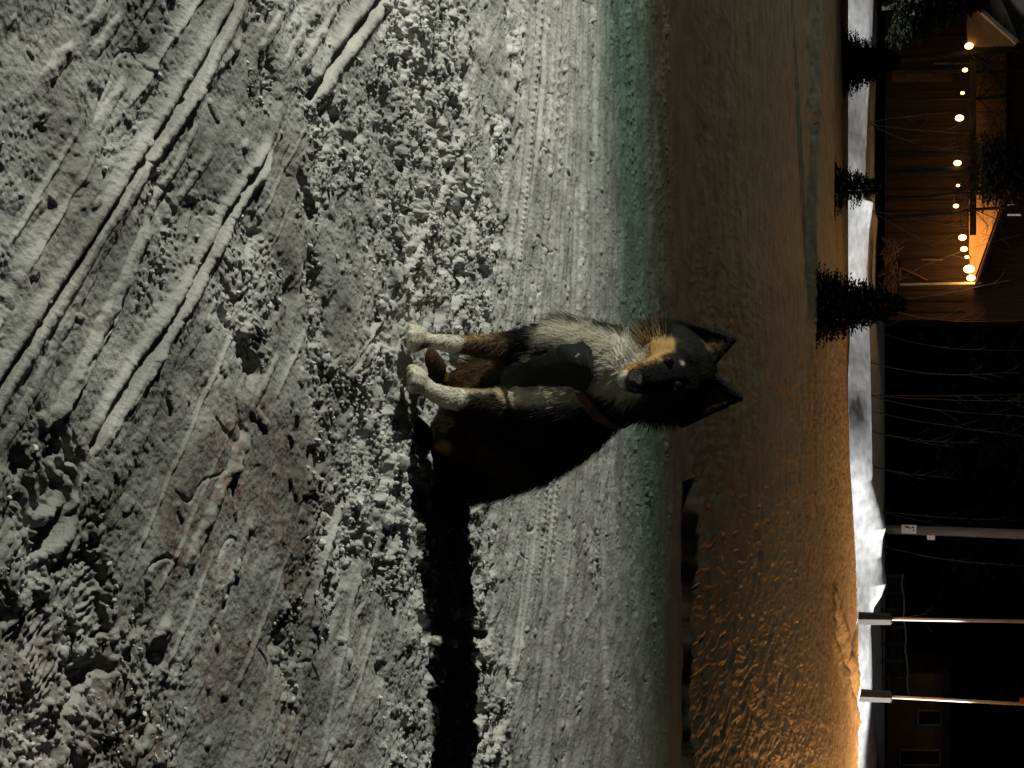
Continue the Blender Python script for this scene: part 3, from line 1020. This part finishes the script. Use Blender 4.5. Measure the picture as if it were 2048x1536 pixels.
def sapling(px, py, Y, ends, label, seed, r=.012, m=None, name='bare_sapling'):
    rnd = random.Random(seed)
    base = at(px, py, Y)
    g = ground_z(base.x, Y)
    base.z = min(base.z, g) - .05
    b = bmesh.new()
    for k, (ex, ey, bow) in enumerate(ends):
        e = at(ex, ey, Y + rnd.uniform(-.6, .6))
        pts = []; rad = []
        for i in range(10):
            t = i / 9
            p = base.lerp(e, t)
            p.x += bow * math.sin(math.pi * t ** .8) + rnd.uniform(-.008, .008)
            pts.append(p); rad.append(r * (1 - .7 * t))
        tube(b, pts, rad, 5)
        for _ in range(5):
            i = rnd.randint(4, 8)
            q = pts[i] + Vector((rnd.uniform(-.35, .35), rnd.uniform(-.3, .3), rnd.uniform(.2, .6)))
            tube(b, [pts[i], pts[i].lerp(q, .5) + Vector((0, 0, .04)), q], [r * .35, r * .28, r * .12], 4)
    o = from_bm(name, b, m or TWIG)
    tag(o, label, 'sapling', 'bare saplings behind the snow bank')
    return o


sapling(1770, 722, 33.5, [(2040, 745, .18)], 'single bowed bare sapling nearest the right end of the house', 1)
sapling(1775, 790, 33.5, [(2048, 788, .03), (2048, 802, .04), (2048, 832, .12)], 'clump of three bare stems crossing near their tops behind the bank', 2)
sapling(1780, 822, 33.8, [(2048, 872, .06)], 'long bare stem leaning right beside the three-stemmed clump', 3)
sapling(1765, 862, 33.6, [(1960, 886, .08), (1900, 894, .03)], 'low forked bare sapling behind the smooth middle of the bank', 4)
sapling(1770, 933, 33.5, [(1858, 961, 0), (1915, 957, .05)], 'short bare sapling leaning right, left of the grey pole', 5)
sapling(1778, 1022, 33.5, [(2040, 1041, .05), (1890, 1052, .02)], 'bare sapling standing just left of the grey pole', 6)
sapling(1790, 1090, 34.5, [(2048, 1132, .12)], 'bowed bare sapling between the grey pole and the lit posts', 7)
sapling(1768, 420, 34.0, [(1945, 458, .02), (1880, 500, .02)], 'bare forked sapling in front of the dark house wall', 8)
sapling(1790, 600, 34.0, [(2040, 470, -.25), (2020, 560, .1), (2048, 640, .25)], 'spreading bare sapling at the right corner of the house', 9, .016)
sapling(1800, 660, 35.0, [(2048, 615, -.2), (2048, 700, .2)], 'bare forked sapling in the dark right of the house corner', 10)
sapling(1770, 245, 34.0, [(1960, 268, .05), (1900, 225, -.04), (2010, 310, .2)], 'bare sapling before the left half of the dark wall', 11)
sapling(1790, 1245, 33.0, [(1857, 1228, 0)], 'short bare twig sticking out beside the first lit post', 12, .014)


def bare_tree(px, py, Y, top, rad, branches, label, seed):
    rnd = random.Random(seed)
    base = at(px, py, Y); base.z -= .1
    tp = at(*top, Y)
    root = empty('bare_tree', base)
    tag(root, label, 'tree', 'bare trees in front of the house')
    pts = [base.lerp(tp, i / 8) + Vector((rnd.uniform(-.03, .03), rnd.uniform(-.03, .03), 0)) for i in range(9)]
    b = bmesh.new()
    tube(b, pts, [rad * (1 - .45 * i / 8) for i in range(9)], 9)
    from_bm('trunk', b, BARK, root, True)
    b = bmesh.new()
    for k in range(branches):
        i = rnd.randint(3, 8)
        p = pts[i]; q = p + Vector((rnd.uniform(-1.2, 1.2), rnd.uniform(-.8, .5), rnd.uniform(.0, .9)))
        mid = p.lerp(q, .5) + Vector((0, 0, rnd.uniform(-.1, .25)))
        tube(b, [p, mid, q], [rad * .22, rad * .15, rad * .04], 5)
        for _ in range(4):
            t = rnd.uniform(.3, .95); s = p.lerp(q, t)
            e = s + Vector((rnd.uniform(-.5, .5), rnd.uniform(-.3, .3), rnd.uniform(-.15, .5)))
            tube(b, [s, s.lerp(e, .5) + Vector((0, 0, .03)), e], [rad * .09, rad * .07, rad * .02], 4)
    from_bm('crown', b, BARK, root)


bare_tree(1775, 125, 33.8, (2120, 88, ), .085, 16, 'leafless tree with a trunk lit along one edge, left of the hanging bulbs', 31)
bare_tree(1775, 142, 33.9, (2120, 140), .05, 12, 'thinner leafless tree just right of the trunk with the lit edge', 32)
bare_tree(1780, 300, 33.8, (2150, 318), .055, 46, 'leafless shrub tree with many fine twigs crossing the middle of the string lights', 33)
bare_tree(1780, 200, 33.9, (2150, 190), .050, 40, 'leafless shrub tree before the left half of the string lights', 35)
bare_tree(1780, 395, 33.9, (2150, 380), .050, 46, 'leafless shrub tree just left of the glowing gable panel', 36)
bare_tree(1780, 435, 33.8, (2130, 405), .05, 14, 'leafless tree before the glowing gable panel', 34)

# ------------------------------------------------------------------ house
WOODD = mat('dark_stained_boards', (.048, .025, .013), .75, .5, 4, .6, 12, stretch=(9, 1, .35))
WOODW = mat('pale_pine_boards', (.60, .34, .17), .6, .22, 3, .3, 10, stretch=(.6, 1, 8))
TRIM = mat('pale_trim', (.62, .50, .38), .6, .15, 6)
ROOF = mat('snowy_roof', (.55, .50, .46), .8, .12, 2, .3, 6)
OCHRE = mat('ochre_plaster', (.42, .26, .10), .8, .2, 3)
DARKT = mat('dark_timber', (.03, .022, .017), .8, .4, 5)
GLASS = mat('dark_window', (.01, .01, .012), .1, .1, spec=.6)
PLIT = mat('lit_window', (.3, .26, .27), .5, .1, emit=((.62, .50, .55), .45))


def house():
    YW = 34.6
    root = empty('house', at(1770, 340, YW))
    tag(root, 'dark wooden house with a string of warm bulbs under its eave', 'house')
    b = bmesh.new()
    poly_slab(b, [at(1770, -80, YW), at(1770, 640, YW), at(2060, 640, YW), at(2060, -80, YW)], (0, 4.0, 0))
    from_bm('wall', b, WOODD, root)
    # vertical board strips on the wall, part of the cladding
    b = bmesh.new()
    for y in range(-60, 640, 22):
        beam(b, at(1772, y, YW - .02), at(1930, y, YW - .02), .02, .03)
    from_bm('cladding_strips', b, WOODD, root)
    # eave: gutter beam over the lights
    b = bmesh.new()
    beam(b, at(1946, 120, YW - .75), at(1946, 470, YW - .75), .14, .10)
    from_bm('eave_beam', b, DARKT, root)
    # underside of the roof, pale pine, seen from below over the right half
    b = bmesh.new()
    poly_slab(b, [at(1938, 452, YW - .12), at(1986, 452, YW - .12), at(2003, 405, YW - .12), at(1990, 382, YW - .12), at(1938, 382, YW - .12)], (0, .05, 0))
    poly_slab(b, [at(1938, 560, YW - .13), at(1948, 560, YW - .13), at(1986, 452, YW - .13), at(1938, 452, YW - .13)], (0, .05, 0))
    from_bm('gable_panel', b, WOODW, root)
    b = bmesh.new()
    beam(b, at(2010, 405, YW - .45), at(1950, 572, YW - .45), .05, .7)
    from_bm('rake_board', b, DARKT, root)
    b = bmesh.new()
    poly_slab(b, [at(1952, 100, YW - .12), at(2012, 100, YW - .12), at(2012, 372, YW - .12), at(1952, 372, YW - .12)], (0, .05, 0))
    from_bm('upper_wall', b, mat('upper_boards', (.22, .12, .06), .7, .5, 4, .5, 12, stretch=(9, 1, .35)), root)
    # right corner board, lit from above
    b = bmesh.new()
    beam(b, at(1800, 569, YW - .5), at(1962, 566, YW - .5), .05, .06)
    from_bm('corner_board', b, TRIM, root)
    # door with a diagonal brace
    b = bmesh.new()
    poly_slab(b, [at(1800, 520, YW - .06), at(1800, 562, YW - .06), at(1888, 562, YW - .06), at(1888, 520, YW - .06)], (0, .04, 0))
    dr = from_bm('door', b, WOODD, root)
    b = bmesh.new()
    beam(b, at(1803, 536, YW - .1), at(1855, 560, YW - .1), .03, .04)
    beam(b, at(1801, 535, YW - .1), at(1801, 561, YW - .1), .04, .03)
    beam(b, at(1886, 520, YW - .1), at(1842, 519, YW - .1), .03, .03)
    o = from_bm('brace', b, mat('brace_wood', (.26, .14, .07), .7, .2), dr)
    # ochre wall panels between dark posts
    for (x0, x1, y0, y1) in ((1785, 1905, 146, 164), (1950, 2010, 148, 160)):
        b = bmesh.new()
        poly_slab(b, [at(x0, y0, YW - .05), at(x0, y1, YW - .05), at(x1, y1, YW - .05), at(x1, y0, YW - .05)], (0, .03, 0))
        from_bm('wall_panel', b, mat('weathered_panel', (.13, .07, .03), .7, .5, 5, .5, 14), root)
    BAT = mat('batten', (.24, .17, .11), .7, .3)
    for (x0, x1, y) in ((1868, 1978, 127), (1770, 1912, 143)):
        b = bmesh.new()
        beam(b, at(x0, y, YW - .14), at(x1, y, YW - .14), .035, .04)
        from_bm('pale_batten', b, BAT, root)
    # two lit slits of an upper window
    for y in (411, 430):
        b = bmesh.new()
        poly_slab(b, [at(2015, y - 2, YW - .03), at(2015, y + 1.5, YW - .03), at(2042, y + 1.5, YW - .03), at(2042, y - 2, YW - .03)], (0, .02, 0))
        from_bm('window_pane', b, PLIT, root)
    # gable wing on the left
    b = bmesh.new()
    poly_slab(b, [at(1935, 20, YW - 1.0), at(1935, 90, YW - 1.0), at(2030, 90, YW - 1.0), at(1955, 20, YW - 1.0)], (0, .5, 0))
    from_bm('gable_wall', b, OCHRE, root)
    b = bmesh.new()
    beam(b, at(1948, 10, YW - 1.12), at(2034, 86, YW - 1.12), .075, .22)
    from_bm('gable_trim', b, TRIM, root)
    b = bmesh.new()
    poly_slab(b, [at(1952, 8, YW - 1.05), at(2040, 86, YW - 1.05), at(2085, 86, YW + 2), at(2085, -120, YW + 2), at(1952, -120, YW - 1.05)], (0, .03, .06))
    from_bm('roof', b, ROOF, root)
    return root


house()

# string of warm bulbs
BULB = mat('bulb_glass', (.9, .6, .3), .3, .05, emit=((1.0, .56, .15), 7.0))
YB = 33.55
bulbs = [(1938, 92, .085), (1930, 140, .055), (1925, 186, .040), (1919, 236, .085), (1915, 326, .075), (1916, 371, .036), (1912, 412, .055),
         (1925, 475, .080), (1928, 498, .070), (1934, 514, .042), (1938, 538, .11), (1942, 556, .085)]
sl = empty('string_lights', at(1935, 320, YB))
tag(sl, 'string of glowing warm bulbs hanging under the eave of the dark house', 'string lights')
b = bmesh.new()
pp = []
for (x0, y0, r0), (x1, y1, r1) in zip(bulbs, bulbs[1:]):
    for i in range(5):
        t = i / 5
        pp.append(at(x0 + (x1 - x0) * t + 9 - 6 * math.sin(math.pi * t), y0 + (y1 - y0) * t, YB))
tube(b, pp, .008, 5)
from_bm('cable', b, DARKT, sl)
for x, y, r in bulbs:
    b = bmesh.new()
    p = at(x, y, YB)
    bmesh.ops.create_uvsphere(b, u_segments=14, v_segments=10, radius=r * .98, matrix=Matrix.Translation(p) @ Matrix.Diagonal((.85, .85, 1.15, 1)))
    o = from_bm('bulb', b, BULB, sl, True)
    b = bmesh.new()
    tube(b, [p + Vector((0, 0, r * .6)), p + Vector((0, 0, r * .6 + .05))], r * .3, 8)
    from_bm('socket', b, DARKT, o)
for x, y, pw in ((1945, 80, 9), (1917, 236, 2.2), (1913, 326, 2.2), (1914, 412, 2.2), (1955, 455, 14), (1946, 510, 14), (1942, 552, 14)):
    point('bulb_light', at(x, y, YB + .35), pw, (1.0, .50, .14), .05)

# woodpile / deck edge lit by the bulbs
b = bmesh.new()
rnd = random.Random(5)
for i in range(60):
    y = rnd.uniform(488, 590); x = rnd.uniform(1768, 1794)
    p = at(x, y, 33.9 + rnd.uniform(-.25, .25))
    d = Vector((rnd.uniform(-1, 1), rnd.uniform(-.3, .3), rnd.uniform(-.35, .35))).normalized() * rnd.uniform(.12, .3)
    tube(b, [p - d, p + d * .1 + Vector((0, 0, .02)), p + d], [.02, .024, .015], 6)
o = from_bm('brush_pile', b, mat('brushwood', (.15, .085, .05), .8, .4, 9))
tag(o, 'pile of cut brushwood behind the bank in the warm light of the house', 'brush pile')

# ------------------------------------------------------------------ posts and pole
SLEEVE = mat('dark_post_sleeve', (.032, .028, .022), .6, .3, 12, .3, 60, stretch=(1, 1, .2))
ROD = mat('painted_rod', (.66, .60, .46), .45, .08, 6)
REDL = mat('red_glow', (.14, .012, .008), .4, .1, emit=((1, .06, .02), .10))  # emits weakly: the red glow is put into the material


def lit_post(y0, y1, label, red):
    Y = 28.15
    base = at(1722, y0, Y); base.z -= .35
    root = empty('post', base)
    tag(root, label, 'post', 'thin lit posts on the crest beside the road')
    b = bmesh.new()
    tp = at(1781, y0 + (y1 - y0) * .17, Y)
    tube(b, [base, at(1728, y0, Y), tp, tp + Vector((0, 0, .03))], [.125, .125, .112, .08], 8)
    from_bm('sleeve', b, SLEEVE, root)
    b = bmesh.new()
    top = at(2190, y0 + (y1 - y0) * 1.45, Y)
    tube(b, [tp, tp.lerp(top, .5), top], .031, 10)
    from_bm('rod', b, ROD, root, True)
    if red:
        b = bmesh.new()
        p = at(2044, y1 - 8, Y)
        box(b, p, (.07, .05, .08))
        bmesh.ops.bevel(b, geom=b.edges[:], offset=.012, segments=2)
        from_bm('glow', b, REDL, root)


lit_post(1237, 1243, 'thin pale post in a dark sleeve, the one closer to the grey pole', False)
lit_post(1391, 1408, 'thin pale post in a dark sleeve with a red reflector near its top', True)

GALV = mat('weathered_pole', (.17, .16, .14), .7, .25, 3, .3, 20, stretch=(4, 4, .3))
PAPER = mat('white_plate', (.78, .78, .74), .5, .06, 20)
INK = mat('black_ink', (.03, .03, .03), .6, .1)
YP = 32.2
base = at(1770, 1059, YP)
root = empty('utility_pole', base)
tag(root, 'grey wooden utility pole with two small white plates behind the bank', 'pole')
b = bmesh.new()
tube(b, [base - Vector((0, 0, .6)), base, at(1900, 1063, YP), at(2048, 1069, YP), at(2700, 1095, YP)], [.10, .10, .105, .108, .10], 14)
from_bm('shaft', b, GALV, root, True)
b = bmesh.new()
beam(b, at(1803, 1058, YP - .125), at(1833, 1059, YP - .125), .19, .012)
pl = from_bm('plate', b, PAPER, root)
for (x, y, sx, sz) in ((1815, 1054, .045, .05), (1820, 1056, .03, .04), (1826, 1055, .03, .05), (1827, 1061, .05, .02), (1811, 1053, .05, .018)):
    b = bmesh.new()
    box(b, at(x, y, YP - .135), (sx, .004, sz))
    from_bm('marking', b, INK, pl)
b = bmesh.new()
box(b, at(1862, 1075, YP - .02), (.10, .06, .165))
bmesh.ops.bevel(b, geom=b.edges[:], offset=.008, segments=2)
from_bm('tag', b, PAPER, root)

# dark slatted fence behind the bank, with a pale top cable
b = bmesh.new()
YF = 35.5
fr = at(1780, 1270, YF)
root = empty('fence', fr)
tag(root, 'low dark slatted fence behind the right part of the snow bank', 'fence')
for k in range(5):
    x = 1779 + k * 7
    beam(b, at(x, 1150, YF + .03), at(x + 6, 1392, YF + .03), .07, .02)
from_bm('slats', b, DARKT, root)
for y in range(1152, 1392, 34):
    b = bmesh.new()
    dx = (y - 1150) / 242 * 8
    beam(b, at(1768, y, YF), at(1808 + dx, y, YF), .08, .06)
    from_bm('fence_post', b, mat('fence_post_wood', (.05, .045, .04), .8, .4), root)
b = bmesh.new()
tube(b, [at(1803 + (y - 1150) / 242 * 13 + (2 if y % 3 else -1), y, YF - .05) for y in range(1148, 1394, 22)], .018, 6)
from_bm('top_cable', b, mat('pale_cable', (.35, .33, .32), .6, .2), root)

# small ochre shed at the right
YS = 39.0
root = empty('shed', at(1785, 1450, YS))
tag(root, 'small dim ochre shed behind the fence at the right', 'shed')
b = bmesh.new()
poly_slab(b, [at(1775, 1348, YS), at(1775, 1600, YS), at(1884, 1600, YS), at(1884, 1348, YS)], (0, 3, 0))
from_bm('wall', b, mat('shed_ochre', (.13, .085, .03), .8, .2, 3), root)
b = bmesh.new()
poly_slab(b, [at(1883, 1335, YS - .3), at(1898, 1345, YS - .3), at(1898, 1620, YS - .3), at(1883, 1620, YS - .3)], (0, 3.6, .25))
from_bm('roof', b, DARKT, root)
for (x0, x1, y0, y1) in ((1836, 1882, 1421, 1450), (1800, 1880, 1500, 1530)):
    b = bmesh.new()
    poly_slab(b, [at(x0, y0, YS - .04), at(x0, y1, YS - .04), at(x1, y1, YS - .04), at(x1, y0, YS - .04)], (0, .03, 0))
    wd = from_bm('window', b, GLASS, root)
    b = bmesh.new()
    for (p, q) in (((x0, y0), (x0, y1)), ((x1, y0), (x1, y1)), ((x0, y0), (x1, y0)), ((x0, y1), (x1, y1))):
        beam(b, at(*p, YS - .06), at(*q, YS - .06), .05, .04)
    from_bm('window_frame', b, mat('shed_frame', (.25, .22, .16), .7, .2), wd)
